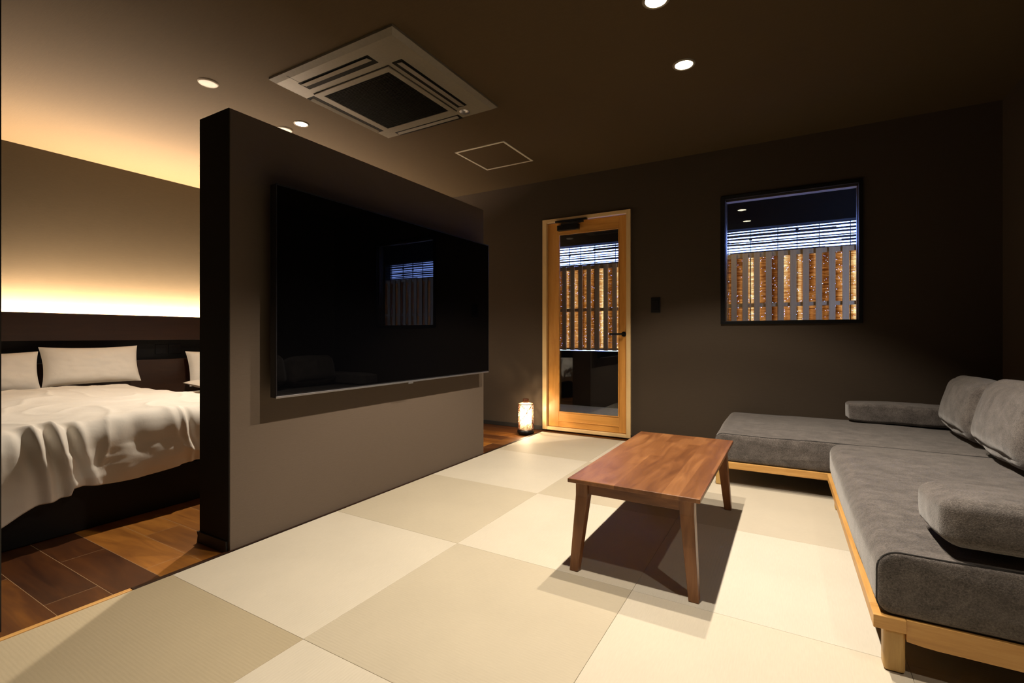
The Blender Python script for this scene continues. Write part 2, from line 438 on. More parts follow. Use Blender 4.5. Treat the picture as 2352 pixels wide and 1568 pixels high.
downlight(.92, 1.0, 'ceiling downlight over the near sofa end, outside the picture', SPOT_SOFA)
downlight(-3.232, 2.369, 'small glowing ceiling downlight just above the partition wall', SPOT_BED, 125, .6, rad=.052)
def disc(x, y, label):
    t = thing('ceiling_cover', (x, y, CZ), label, 'ceiling cover', 'round white ceiling covers')
    MB().lathe(x, y, [(.0001, CZ - .008), (.040, CZ - .008), (.050, CZ - .007), (.058, CZ - .003), (.0585, CZ)], 48).build('cover', M_disc, t, smooth=True)
    MB().lathe(x, y, [(.050, CZ - .0075), (.052, CZ - .009), (.054, CZ - .0065)], 48).build('rim', M_disc, t, smooth=True)
disc(-3.218, 1.685, 'round white ceiling cover, unlit, alone above the bed side')
disc(-3.435, 2.37, 'round white ceiling cover half hidden behind the partition top')

# ceiling cassette air conditioner
ax0, ax1, ay0, ay1 = -2.825, -1.785, 1.84, 2.87
ac = thing('air_conditioner', ((ax0 + ax1) / 2, (ay0 + ay1) / 2, CZ), 'square white ceiling cassette air conditioner with dark centre grille', 'air conditioner')
zt, zb = CZ, CZ - .034
def ring(mb, o, i, z0, z1):
    (a0, a1, b0, b1), (c0, c1, d0, d1) = o, i
    mb.box(a0, a1, b0, d0, z0, z1).box(a0, a1, d1, b1, z0, z1).box(a0, c0, d0, d1, z0, z1).box(c1, a1, d0, d1, z0, z1)
# bevelled outer panel built from a sloping lip and a flat field with four slots
pan = MB()
O = (ax0, ax1, ay0, ay1); I = (ax0 + .03, ax1 - .03, ay0 + .03, ay1 - .03)
pan.hexa([(ax0, ay0, zt - .014), (ax1, ay0, zt - .014), (ax1, ay1, zt - .014), (ax0, ay1, zt - .014)], [(ax0, ay0, zt), (ax1, ay0, zt), (ax1, ay1, zt), (ax0, ay1, zt)])
pan.hexa([(I[0], I[2], zb), (I[1], I[2], zb), (I[1], I[3], zb), (I[0], I[3], zb)], [(ax0, ay0, zt - .014), (ax1, ay0, zt - .014), (ax1, ay1, zt - .014), (ax0, ay1, zt - .014)])
pan.build('panel', M_white, ac)
gx0, gx1, gy0, gy1 = -2.700, -2.04, 2.072, 2.735
fr = MB(); ring(fr, (gx0, gx1, gy0, gy1), (gx0 + .045, gx1 - .04, gy0 + .042, gy1 - .04), zb - .008, zb + .001); fr.build('grille_frame', M_white, ac, bevel=.002)
MB().box(gx0 - .004, gx1 + .004, gy0 - .004, gy1 + .004, zb - .0005, zb + .002).build('seam', M_grille, ac)
gr = MB(); gr.box(gx0 + .045, gx1 - .04, gy0 + .042, gy1 - .04, zb - .002, zb + .001)
nx = 46
for k in range(nx):
    y = gy0 + .048 + (gy1 - gy0 - .094) * k / (nx - 1); gr.box(gx0 + .045, gx1 - .04, y - .0028, y + .0028, zb - .0065, zb - .002)
for k in range(12):
    x = gx0 + .05 + (gx1 - gx0 - .095) * k / 11; gr.box(x - .0015, x + .0015, gy0 + .042, gy1 - .04, zb - .0055, zb - .002)
gr.build('grille', M_grille, ac)
def vent(x0, x1, y0, y1, side):
    s = MB().box(x0, x1, y0, y1, zb - .0015, zb + .004).build('air_outlet', M_grille, ac, bevel=.008, segs=3)
    v = MB(); m = .016
    if side in 'sn':
        a, b = (y0 + .010, y1 - .036) if side == 's' else (y0 + .010, y1 - .030)
        lo, hi = (zb - .010, zb - .003) if side == 's' else (zb - .003, zb - .010)
        v.hexa([(x0 + m, a, lo), (x1 - m, a, lo), (x1 - m, b, hi), (x0 + m, b, hi)], [(x0 + m, a, lo + .004), (x1 - m, a, lo + .004), (x1 - m, b, hi + .004), (x0 + m, b, hi + .004)])
    else:
        a, b = (x0 + .012, x1 - .026) if side == 'w' else (x0 + .026, x1 - .012)
        lo, hi = (zb - .010, zb - .003) if side == 'w' else (zb - .003, zb - .010)
        v.hexa([(a, y0 + m, lo), (b, y0 + m, hi), (b, y1 - m, hi), (a, y1 - m, lo)], [(a, y0 + m, lo + .004), (b, y0 + m, hi + .004), (b, y1 - m, hi + .004), (a, y1 - m, lo + .004)])
    v.build('vane', M_vane if side in 'e' else M_white, s, bevel=.003)
vent(-2.675, -2.065, 1.935, 2.022, 's'); vent(-2.675, -2.065, 2.785, 2.85, 'n')
vent(-2.795, -2.725, 2.09, 2.72, 'w'); vent(-2.005, -1.925, 2.06, 2.70, 'e')
cl = MB()
for (a, b) in ((ax0 + .002, ax0 + .17), (ax1 - .17, ax1 - .002)):
    for yy in (1.995,):
        pass
cl.box(ax0 + .168, ax0 + .1695, ay0 + .005, ay0 + .10, zb - .0008, zb + .001)
cl.build('panel_joint', M_grille, ac)
MB().lathe(-2.0, 2.775, [(.0001, zb - .012), (.016, zb - .012), (.024, zb - .008), (.034, zb - .006), (.038, zb)], 32).build('sensor', M_chrome, ac, smooth=True)

# ceiling access hatch
hx0, hx1, hy0, hy1 = -2.572, -2.066, 3.418, 3.942
ha = thing('ceiling_hatch', ((hx0 + hx1) / 2, (hy0 + hy1) / 2, CZ), 'square ceiling access hatch with thin white frame near the back wall', 'access hatch')
h = MB(); ring(h, (hx0, hx1, hy0, hy1), (hx0 + .018, hx1 - .018, hy0 + .018, hy1 - .018), CZ - .006, CZ); h.build('frame', M_disc, ha, bevel=.001)
MB().box(hx0 + .0195, hx1 - .0195, hy0 + .0195, hy1 - .0195, CZ - .003, CZ).build('panel', M_ceiling, ha)

# ============================================================ bed wall: headboard with ledge and strip light
HX = XL + .0005
hb = thing('headboard', (XL, 1.6, 0), 'long dark walnut wall headboard with lit ledge and black recess', 'headboard')
LX = -5.50
def zc(z, x): return 1 + (z - 1) * (-x) / 5.627   # height read on the wall plane, moved to plane x
lt = zc(1.189, LX); lb = zc(.945, LX)
MB().box(LX, LX + .022, YN + .02, YB - .015, lb, lt).build('upper_panel', M_headboard, hb, bevel=.002)
MB().box(HX + .0, LX - .001, YN + .02, YB - .015, lb + .004, lb + .022).build('light_trough', M_darktrim, hb)
MB().box(HX + .0, HX + .02, YN + .02, YB - .015, .70, lb + .003).build('recess_back', M_black, hb)
pz = zc(.745, LX)
MB().box(HX, LX + .022, YN + .02, YB - .015, .001, pz).build('lower_panel', M_headboard, hb, bevel=.002)
ol = MB()
ol.box(HX + .0205, HX + .028, 2.42, 2.52, .80, .90).box(HX + .0205, HX + .028, 2.54, 2.66, .80, .90)
ol.build('outlet_plate', M_blackmetal, hb, bevel=.003)
st = thing('strip_light', (XL + .03, 1.6, lt - .05), 'warm LED strip hidden behind the headboard ledge washing the wall', 'strip light')
MB().box(XL + .012, XL + .098, 1.10, YB - .10, lt - .054, lt - .049).build('tape', emit('led_tape', (1.0, .78, .58), COVE), st)
MB().box(XL + .008, XL + .102, 1.05, YB - .05, lt - .060, lt - .0545).build('channel', M_white, st)

# ============================================================ beds
def duvet(parent, xh, xf, ya, yb, zt, seed, hem):
    """comforter from head x=xh to foot x=xf, hanging over the foot; ya..yb its width"""
    Lf = xf - xh; hang = .40; R = .10; tot = Lf + hang
    def fn(u, v):
        s = u * tot; y = ya + (yb - ya) * v
        flat = Lf - R
        if s < flat: x = xh + s; z = zt; nx, nz = 0, 1
        elif s < flat + R * math.pi / 2:
            a = (s - flat) / R; x = xf - R + R * math.sin(a); z = zt - R + R * math.cos(a); nx, nz = math.sin(a), math.cos(a)
        else:
            d = s - flat - R * math.pi / 2; dm = tot - flat - R * math.pi / 2
            k = d / dm; x = xf + .012 * math.sin(k * 3); z = zt - R - k * (zt - R - hem(y)); nx, nz = 1, 0
        # side roll-off
        e = min(v, 1 - v) * (yb - ya); re = .16
        if e < re:
            q = 1 - e / re; z -= .17 * q * q * (1 if nz > .5 else .15); x -= .04 * q * q * nx
        top = max(0., min(1., 1 - (s / Lf - .02))) 
        z += .045 * math.sin(math.pi * min(1, max(0, v))) * nz
        # wrinkles
        p = Vector((s * 1.1, y * 1.1, seed))
        n1 = noise.noise(p * 1.6) * .020 + noise.noise(p * 5.2 + Vector((3, 1, 0))) * .008 + noise.noise(p * 14) * .0035 * min(1, max(0, (s - (Lf - .6)) / .4))
        ridge = 1 - abs(noise.noise(Vector((s * 2.3 + y * 1.7, y * 3.9 - s * .7, seed + 4)))) * 2.2
        ridge = max(0, ridge) ** 4 * .010
        drop = max(0, (s - (Lf - .42)) / .8)
        n2 = noise.noise(Vector((s * 6.5, y * 4, seed + 9))) * .012 * min(1, drop * 1.4)
        fold = 0
        for (fy, fw, fa, fs) in FOLDS:
            sw = max(0, min(1, (s - (Lf - .24 + fs)) / .14)) * max(.35, 1 - max(0, s - Lf) * .9)
            fold += fa * math.exp(-((y - fy - .10 * (s - Lf)) / fw) ** 2) * sw
        d = n1 + ridge + n2 + fold
        return (x + nx * d, y + .012 * noise.noise(p * 4), z + nz * d)
    o = MB().grid(230, 200, fn).build('duvet', M_linen, parent, smooth=True)
    m = o.modifiers.new('thick', 'SOLIDIFY'); m.thickness = .022; m.offset = -1
    return o
FOLDS = [(.80, .022, -.020, .04), (.845, .018, .022, .02), (.885, .016, -.034, .03), (.925, .016, .024, .0), (.97, .016, -.026, .06), (1.01, .022, .014, .08),
         (1.47, .009, .014, .10), (1.50, .012, -.016, .12), (1.24, .05, -.010, .10)]
def bed(ya, yb, label, seed, hemf, zt=.525, xh=-5.22):
    t = thing('bed', ((-5.45 - 3.06) / 2, (ya + yb) / 2, 0), label, 'bed', 'beds along the lit wall')
    MB().box(-5.47, -3.13, ya + .04, yb - .05, .002, .24).build('bed_base', M_black, t, bevel=.006)
    soft = rounded((-4.28, (ya + yb) / 2, .24 + (zt - .285) / 2), (2.34, yb - ya - .08, zt - .285), .05, (0, 0, .004), 16)
    soft.build('mattress', M_linen, t, smooth=True)
    duvet(t, xh, -3.06, ya, yb, zt, seed, hemf)
    return t
def rounded(c, size, r, puff=(0, 0, 0), n=20, fn=None, rot=None):
    """soft box: cube faces as grids, corners rounded by r, faces bulged by puff"""
    mb = MB(); H = Vector(size) / 2; R = Vector((r, r, r)) if not hasattr(r, '__len__') else Vector(r)
    def place(p):
        P = Vector((p[0] * H.x, p[1] * H.y, p[2] * H.z))
        inn = Vector([max(-(H[k] - R[k]), min(H[k] - R[k], P[k])) for k in range(3)])
        d = P - inn; dd = Vector([d[k] / R[k] for k in range(3)])
        if dd.length > 1e-9:
            m_ = max(abs(dd[0]), abs(dd[1]), abs(dd[2]))
            if m_ > 1e-9: dd = dd.normalized() * m_
        P = inn + Vector([dd[k] * R[k] for k in range(3)])
        q = p
        P.x += puff[0] * (1 - q[1] ** 2) * (1 - q[2] ** 2) * q[0]
        P.y += puff[1] * (1 - q[0] ** 2) * (1 - q[2] ** 2) * q[1]
        P.z += puff[2] * (1 - q[0] ** 2) * (1 - q[1] ** 2) * q[2]
        if fn: P = fn(P, q)
        if rot: P = rot @ P
        return Vector(c) + P
    def sp(t):   # denser near the edges
        t = t * 2 - 1; return math.sin(t * math.pi / 2) * .5 + t * .5
    for ax in range(3):
        for sgn in (-1, 1):
            def g(u, v, ax=ax, sgn=sgn):
                a, b = sp(u), sp(v); p = [0, 0, 0]; p[ax] = sgn
                p[(ax + 1) % 3] = a * sgn; p[(ax + 2) % 3] = b; return place(p)
            mb.grid(n, n, g)
    return mb
def pillow(x, y, z, wd, ht, th, lean, label, seed, flat=False, yaw=0, group='white bed pillows'):
    mb = MB(); n = 36
    for side in (-1, 1):
        def g(u, v, side=side):
            a = u * 2 - 1; b = v * 2 - 1
            t = max(0, (1 - abs(a) ** 3.2)) ** .5 * max(0, (1 - abs(b) ** 3.0)) ** .5
            cx = a * wd / 2 * (1 - .055 * (1 - b * b)) ; cz = b * ht / 2 * (1 - .09 * (1 - a * a) * (1 if b > 0 else .5))
            wr = noise.noise(Vector((a * 2.2, b * 1.8, seed + side))) * .010 + noise.noise(Vector((a * 6, b * 5, seed))) * .005 * t
            k = side * (th / 2 * t) + wr * (t + .15)
            return Vector((k, cx, cz + ht / 2))
        mb.grid(n, n, g)
    t = thing('pillow', (x, y, z), label, 'pillow', group, yaw)
    # lean back about the lower edge
    R = __import__('mathutils').Matrix.Rotation(-lean if not flat else -math.pi / 2 + .06, 3, 'Y')
    mb.v = [tuple(R @ Vector(p) + Vector((x, y, z))) for p in mb.v]
    o = mb.build('pillowcase', M_linen, t, smooth=True)
    return t
def hem1(y):
    if y < .955: return .148 + (y - .73) * .34 + .01 * math.sin(y * 25)
    return .238 + .012 * math.sin(y * 9) + (.006 if y > 1.45 else 0) + max(0, (y - 1.9)) * .2
bed(.38, 2.17, 'nearer white bed with rumpled duvet hanging over its black base', 1.3, hem1)
bed(2.52, 4.30, 'farther white bed mostly hidden behind the partition wall', 8.1, lambda y: .25 + .01 * math.sin(y * 8), .46, -4.70)
pillow(-5.33, 1.835, .565, .70, .34, .15, .24, 'standing white pillow in full view beside the dark headboard gap', 2.2)
pillow(-5.325, 1.135, .530, .70, .34, .15, .24, 'white pillow at the left picture edge against the headboard', 5.1)
pillow(-5.33, 2.96, .468, .70, .37, .17, .24, 'upright pillow on the farther bed cut off by the partition edge', 9.4)
pillow(-4.80, 2.84, .500, .72, .40, .09, 0, 'white pillow lying flat below the upright one on the farther bed', 12.4, flat=True)

# ============================================================ television
tv = thing('television', (PX1, 2.346, .691), 'large black flat television mounted on the partition wall, switched off', 'television')
tx = -2.116; ta, tb2, tz0, tz1 = 1.414, 3.262, .697, 1.717
MB().box(tx - .045, tx - .001, ta, tb2, tz0, tz1).build('housing', M_bezel, tv, bevel=.004)
MB().box(tx - .0008, tx + .0010, ta + .007, tb2 - .007, tz0 + .016, tz1 - .007).build('screen', M_screen, tv)
b_ = MB(); ring_ = [(ta, tb2, tz0, tz0 + .010)]
b_.box(tx - .002, tx + .003, ta, tb2, tz0 - .001, tz0 + .009); b_.build('lower_bezel', M_chrome, tv, bevel=.001)
b_ = MB().box(tx - .002, tx + .002, ta, ta + .005, tz0 + .009, tz1).box(tx - .002, tx + .002, tb2 - .005, tb2, tz0 + .009, tz1).box(tx - .002, tx + .002, ta, tb2, tz1 - .005, tz1)
b_.build('bezel', M_bezel, tv)
MB().box(tx + .001, tx + .006, 2.322, 2.365, tz0 - .010, tz0 + .004).build('receiver_tab', M_chrome, tv, bevel=.001)
MB().box(PX1 + .0005, tx - .046, 2.05, 2.65, 1.0, 1.42).build('wall_mount', M_blackmetal, tv, bevel=.003)

# ============================================================ door
d1 = thing('door_1', (-1.79, YB, 0), None, None); d1['kind'] = 'structure'
fy = YB - .022
cs = MB(); cs.box(-2.260, -2.213, fy, YB + .06, .016, 2.19).box(-1.371, -1.330, fy, YB + .06, .016, 2.19)
cs.build('door_frame', M_pine, d1, bevel=.002)
cs = MB(); cs.box(-2.213, -1.371, fy, YB + .06, 2.155, 2.19).box(-2.213, -1.371, fy, YB + .06, .016, .046)
cs.build('door_frame_cross', M_pinex, d1, bevel=.002)
jm = MB(); jm.box(-2.2345, -2.196, YB + .0605, YB + .13, .016, 2.16).box(-1.388, -1.3605, YB + .0605, YB + .13, .016, 2.16)
jm.build('door_stop', M_cedar, d1)
ly0, ly1 = YB + .012, YB + .052
lf = MB(); lf.box(-2.2115, -2.090, ly0, ly1, .050, 2.150).box(-1.450, -1.3725, ly0, ly1, .050, 2.150)
leaf = lf.build('door_stile', M_cedar, d1, bevel=.003)
lf = MB(); lf.box(-2.090, -1.450, ly0, ly1, 2.030, 2.150).box(-2.090, -1.450, ly0, ly1, .050, .200)
lf.build('door_rail', M_cedarx, d1, bevel=.003)
lf = MB().box(-2.090, -1.450, ly0 - .006, ly0 + .004, .108, .116).box(-2.090, -2.080, ly0 - .004, ly0 + .01, .2, 2.03).box(-1.458, -1.450, ly0 - .004, ly0 + .01, .2, 2.03).box(-2.08, -1.458, ly0 - .004, ly0 + .01, 2.022, 2.030).box(-2.08, -1.458, ly0 - .004, ly0 + .01, .2, .209)
lf.build('glazing_bead', M_cedarx, d1, bevel=.0015)
MB().box(-2.090, -1.450, ly0 + .016, ly0 + .024, .200, 2.030).build('door_glass', M_glass, d1)
hd = MB().tube([(-1.402, ly0 - .052, 1.004), (-1.44, ly0 - .054, 1.004), (-1.53, ly0 - .052, 1.003)], .0095, 12)
hd.tube([(-1.402, ly0 - .056, 1.004), (-1.402, ly0, 1.004)], .011, 12)
ho = hd.build('door_handle', M_blackmetal, d1, smooth=False)
MB().tube([(-1.402, ly0 - .009, 1.004), (-1.402, ly0 - .0005, 1.004)], .024, 24).build('rosette', M_blackmetal, ho)
clo = MB().box(-2.085, -1.855, ly0 - .052, ly0 - .001, 2.058, 2.112).build('door_closer', M_blackmetal, d1, bevel=.004)
MB().hexa([(-2.05, ly0 - .035, 2.115), (-1.79, ly0 - .075, 2.115), (-1.79, ly0 - .057, 2.115), (-2.05, ly0 - .015, 2.115)], [(-2.05, ly0 - .035, 2.135), (-1.79, ly0 - .075, 2.135), (-1.79, ly0 - .057, 2.135), (-2.05, ly0 - .015, 2.135)]).build('closer_arm', M_blackmetal, clo, bevel=.001)
MB().box(-2.10, -1.76, fy - .030, fy, 2.140, 2.158).build('closer_rail', M_blackmetal, clo, bevel=.001)

# ============================================================ window
w1 = thing('window_1', (-.035, YB, 1.09), None, None); w1['kind'] = 'structure'
f = MB(); ring_z = lambda mb, o, i, ya, yb: mb.box(o[0], o[1], ya, yb, o[2], i[2]).box(o[0], o[1], ya, yb, i[3], o[3]).box(o[0], i[0], ya, yb, i[2], i[3]).box(i[1], o[1], ya, yb, i[2], i[3])
ring_z(f, (-.541, .460, 1.088, 2.192), (-.506, .436, 1.114, 2.164), YB - .016, YB + .03)
f.build('window_frame', M_blackmetal, w1, bevel=.002)
f = MB(); ring_z(f, (-.5115, .4415, 1.1085, 2.1695), (-.500, .430, 1.118, 2.150), YB + .0305, YB + .10)
f.build('window_sash', plain('bronze_frame', (.10, .085, .08), .35, .5), w1, bevel=.001)
MB().box(-.500, .430, YB + .060, YB + .066, 1.118, 2.150).build('window_glass', M_glass, w1)

# light switch
sw = thing('light_switch', (-1.099, YB, 1.27), 'small black rectangular wall switch between the door and the window', 'switch')
MB().box(-1.142, -1.056, YB - .008, YB - .0002, 1.20, 1.342).build('plate', M_black, sw, bevel=.003)
MB().box(-1.128, -1.070, YB - .011, YB - .0082, 1.222, 1.320).build('rocker', M_blackmetal, sw, bevel=.002)

# ============================================================ balcony
YF = 6.30
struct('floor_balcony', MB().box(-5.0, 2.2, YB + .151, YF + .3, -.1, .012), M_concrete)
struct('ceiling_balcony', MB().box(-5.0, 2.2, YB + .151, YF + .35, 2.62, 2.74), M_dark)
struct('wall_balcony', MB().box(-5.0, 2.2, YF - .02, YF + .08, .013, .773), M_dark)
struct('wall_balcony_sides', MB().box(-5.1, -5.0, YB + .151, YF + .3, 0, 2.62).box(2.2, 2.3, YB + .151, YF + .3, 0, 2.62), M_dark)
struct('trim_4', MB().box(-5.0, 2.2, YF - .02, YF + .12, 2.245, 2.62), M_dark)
fe = thing('slatted_fence', (-1.3, YF, .76), 'wooden balcony fence of upright slats seen through door and window', 'fence')
r1 = MB().box(-4.9, 2.15, YF + .020, YF + .050, 1.905, 1.958).build('top_rail', M_slat, fe)
MB().box(-4.9, 2.15, YF + .0201, YF + .050, 1.322, 1.366).build('middle_rail', M_slat, fe)
MB().box(-4.9, 2.15, YF + .0201, YF + .050, .785, .812).build('bottom_rail', M_slat, fe)
pitch = .1222; first = -.668 - pitch / 2
sl0 = None
for k in range(-33, 23):
    x = first + pitch * k
    if x < -4.8 or x > 2.1: continue
    if sl0 is None:
        sl0 = MB().box(x - .030, x + .030, YF - .004, YF + .0195, .779, 1.956).build('slat', M_slat, fe, bevel=.002); xs0 = x
    else:
        c = sl0.copy(); COL.objects.link(c); c.parent = fe; c.location = (x - xs0, 0, 0)
bl = thing('balcony_fill_lamp', (-.90, 5.50, 2.62), 'unseen fill lamp added under the balcony ceiling between door and window', 'ceiling light')  # added out of view to brighten the balcony floor and slats
MB().lathe(-.90, 5.50, [(.0001, 2.616), (.045, 2.616), (.048, 2.612), (.060, 2.614), (.062, 2.6195)], 32).build('trim_ring', M_white, bl, smooth=True)
spot(bl, -.90, 5.50, 2.60, 22, 160, .5, .03)
# reed screen hung outside the fence
rs = thing('reed_screen', (-1.3, YF + .10, .80), 'sunlit brown reed screen hanging behind the fence slats', 'reed screen')
rd = MB(); random.seed(21); z = .80
while z < 1.952:
    th = random.uniform(.0035, .0055); x = -4.9
    while x < 2.15:
        L = random.uniform(.08, .35); j = random.uniform(-.0004, .0004)
        if True:
            y = YF + .10 + random.uniform(-.003, .003)
            rd.box(x, min(2.15, x + L), y, y + .002, z + j, z + j + th)
        x += L + (random.uniform(.002, .007) if random.random() < .30 else -.002)
    z += th * .78 + 0
rd.build('reeds', M_reed, rs)
# loose upper canes with open sky between
rd = MB(); random.seed(5)
zz = 1.962
gaps = [.008, .011, .016, .012, .010, .018, .010, .014, .012, .009, .011]
rods = [.018, .015, .024, .020, .016, .024, .028, .018, .024, .017, .022, .03]
k = 0
while zz < 2.235:
    g_ = gaps[k % 11]; r_ = rods[k % 12]
    zz += g_
    x = -4.9
    while x < 2.15:
        L = random.uniform(.5, 1.5); j = random.uniform(-.002, .002); t_ = r_ * random.uniform(.6, 1.25)
        rd.box(x, min(2.15, x + L), YF + .098, YF + .104, zz + j, zz + j + t_); x += L
    zz += r_; k += 1
rd.build('upper_canes', M_reeddark, rs)
sg = MB(); x = -4.8
while x < 2.1:
    sg.box(x, x + .007, YF + .096, YF + .1075, .80, 2.245)
    if random.random() < .5:
        zz = random.uniform(1.98, 2.2); sg.box(x - .012, x + .02, YF + .094, YF + .1075, zz, zz + .014)
    x += random.uniform(.16, .30)
sg.build('binding_strings', M_reeddark, rs)

# ============================================================ lantern on the floor
lx, ly = -2.318, 4.262
lan = thing('floor_lantern', (lx, ly, 0), 'small glowing cylindrical woven lantern on the floor beside the door frame', 'lantern')
MB().lathe(lx, ly, [(.0001, 0.001), (.062, .001), (.082, .012), (.088, .028), (.082, .044), (.068, .050), (.0001, .050)], 40).build('base', M_blackmetal, lan, smooth=True)
MB().lathe(lx, ly, [(.058, .0505), (.060, .07), (.060, .29), (.052, .305)], 40).build('inner_shade', M_paper, lan, smooth=True)
rd = MB(); random.seed(3)
for k in range(70):
    a = random.uniform(0, 6.28); z = random.uniform(.05, .30); pts = []
    da = random.choice([-1, 1]) * random.uniform(.05, .16); dz = random.choice([-1, 1]) * random.uniform(.004, .018)
    for q in range(18):
        rr = .075 + .003 * math.sin(q * 1.7 + k)
        pts.append((lx + rr * math.cos(a), ly + rr * math.sin(a), z))
        a += da + random.uniform(-.05, .05); z += dz + random.uniform(-.004, .004)
        if z > .302 or z < .052: dz = -dz; z = min(.302, max(.052, z))
    rd.tube(pts, .0017, 5)
for zz in (.053, .304):
    rd.tube([(lx + .075 * math.cos(t * math.pi / 16), ly + .075 * math.sin(t * math.pi / 16), zz) for t in range(32)], .0035, 6, True)
for k in range(14):
    a = k * 2 * math.pi / 14; rd.tube([(lx + .074 * math.cos(a), ly + .074 * math.sin(a), zq) for zq in (.053, .18, .304)], .0016, 5)
rd.build('woven_shade', M_vine, lan)
MB().lathe(lx, ly, [(.076, .304), (.05, .314), (.028, .318), (.0001, .318)], 32).build('top_plate', M_paper, lan, smooth=True)
MB().lathe(lx, ly, [(.0001, .3185), (.028, .3185), (.030, .322), (.030, .352), (.027, .356), (.0001, .356)], 28).build('cap', M_vine, lan, smooth=True)
MB().lathe(lx, ly, [(.0001, .095), (.016, .105), (.022, .135), (.018, .16), (.0001, .168)], 20).build('bulb', emit('bulb_glow', (1, .82, .55), 60), lan, smooth=True)
pl = bpy.data.lights.new('bulb_light', 'POINT'); pl.energy = LANTERN; pl.color = (1, .74, .45); pl.shadow_soft_size = .012
po = bpy.data.objects.new('bulb_light', pl); COL.objects.link(po); po.parent = lan; po.location = (0, 0, .188)

# ============================================================ low table
tX0, tX1, tY0, tY1 = -.815, -.291, 1.862, 2.994
tt = .400
tb = thing('low_table', ((tX0 + tX1) / 2, (tY0 + tY1) / 2, FL), 'low rectangular dark walnut coffee table on the tatami before the sofa', 'table')
MB().box(tX0, tX1, tY0, tY1, tt - .017, tt).build('tabletop', M_table, tb, bevel=.003, segs=3)
az0, az1 = tt - .066, tt - .0175
i = .040
MB().box(tX0 + i + .02, tX1 - i - .02, tY0 + .038, tY0 + .056, az0, az1).build('apron', M_tablex, tb, bevel=.002)
MB().box(tX0 + i + .02, tX1 - i - .02, tY1 - .056, tY1 - .038, az0, az1).build('apron', M_tablex, tb, bevel=.002)
MB().box(tX0 + .040, tX0 + .058, tY0 + .06, tY1 - .06, az0, az1).build('apron', M_table, tb, bevel=.002)
MB().box(tX1 - .058, tX1 - .040, tY0 + .06, tY1 - .06, az0, az1).build('apron', M_table, tb, bevel=.002)
for sx in (-1, 1):
    for sy in (-1, 1):
        cx = tX0 if sx < 0 else tX1; cy = tY0 if sy < 0 else tY1
        def q(io, w_, z):   # io: inset of outer faces, w_: leg width
            xa = cx - sx * io; xb = cx - sx * (io + w_); ya_ = cy - sy * io; yb_ = cy - sy * (io + w_)
            pts = [(xa, ya_, z), (xb, ya_, z), (xb, yb_, z), (xa, yb_, z)]
            return pts if sx * sy > 0 else pts[::-1]
        lg = MB().hexa(q(.006, .037, FL + .0005), q(.026, .052, tt - .075)); lg.hexa(q(.026, .052, tt - .075), q(.026, .052, tt - .0175))
        lg.build('leg', M_tableleg, tb, bevel=.003)

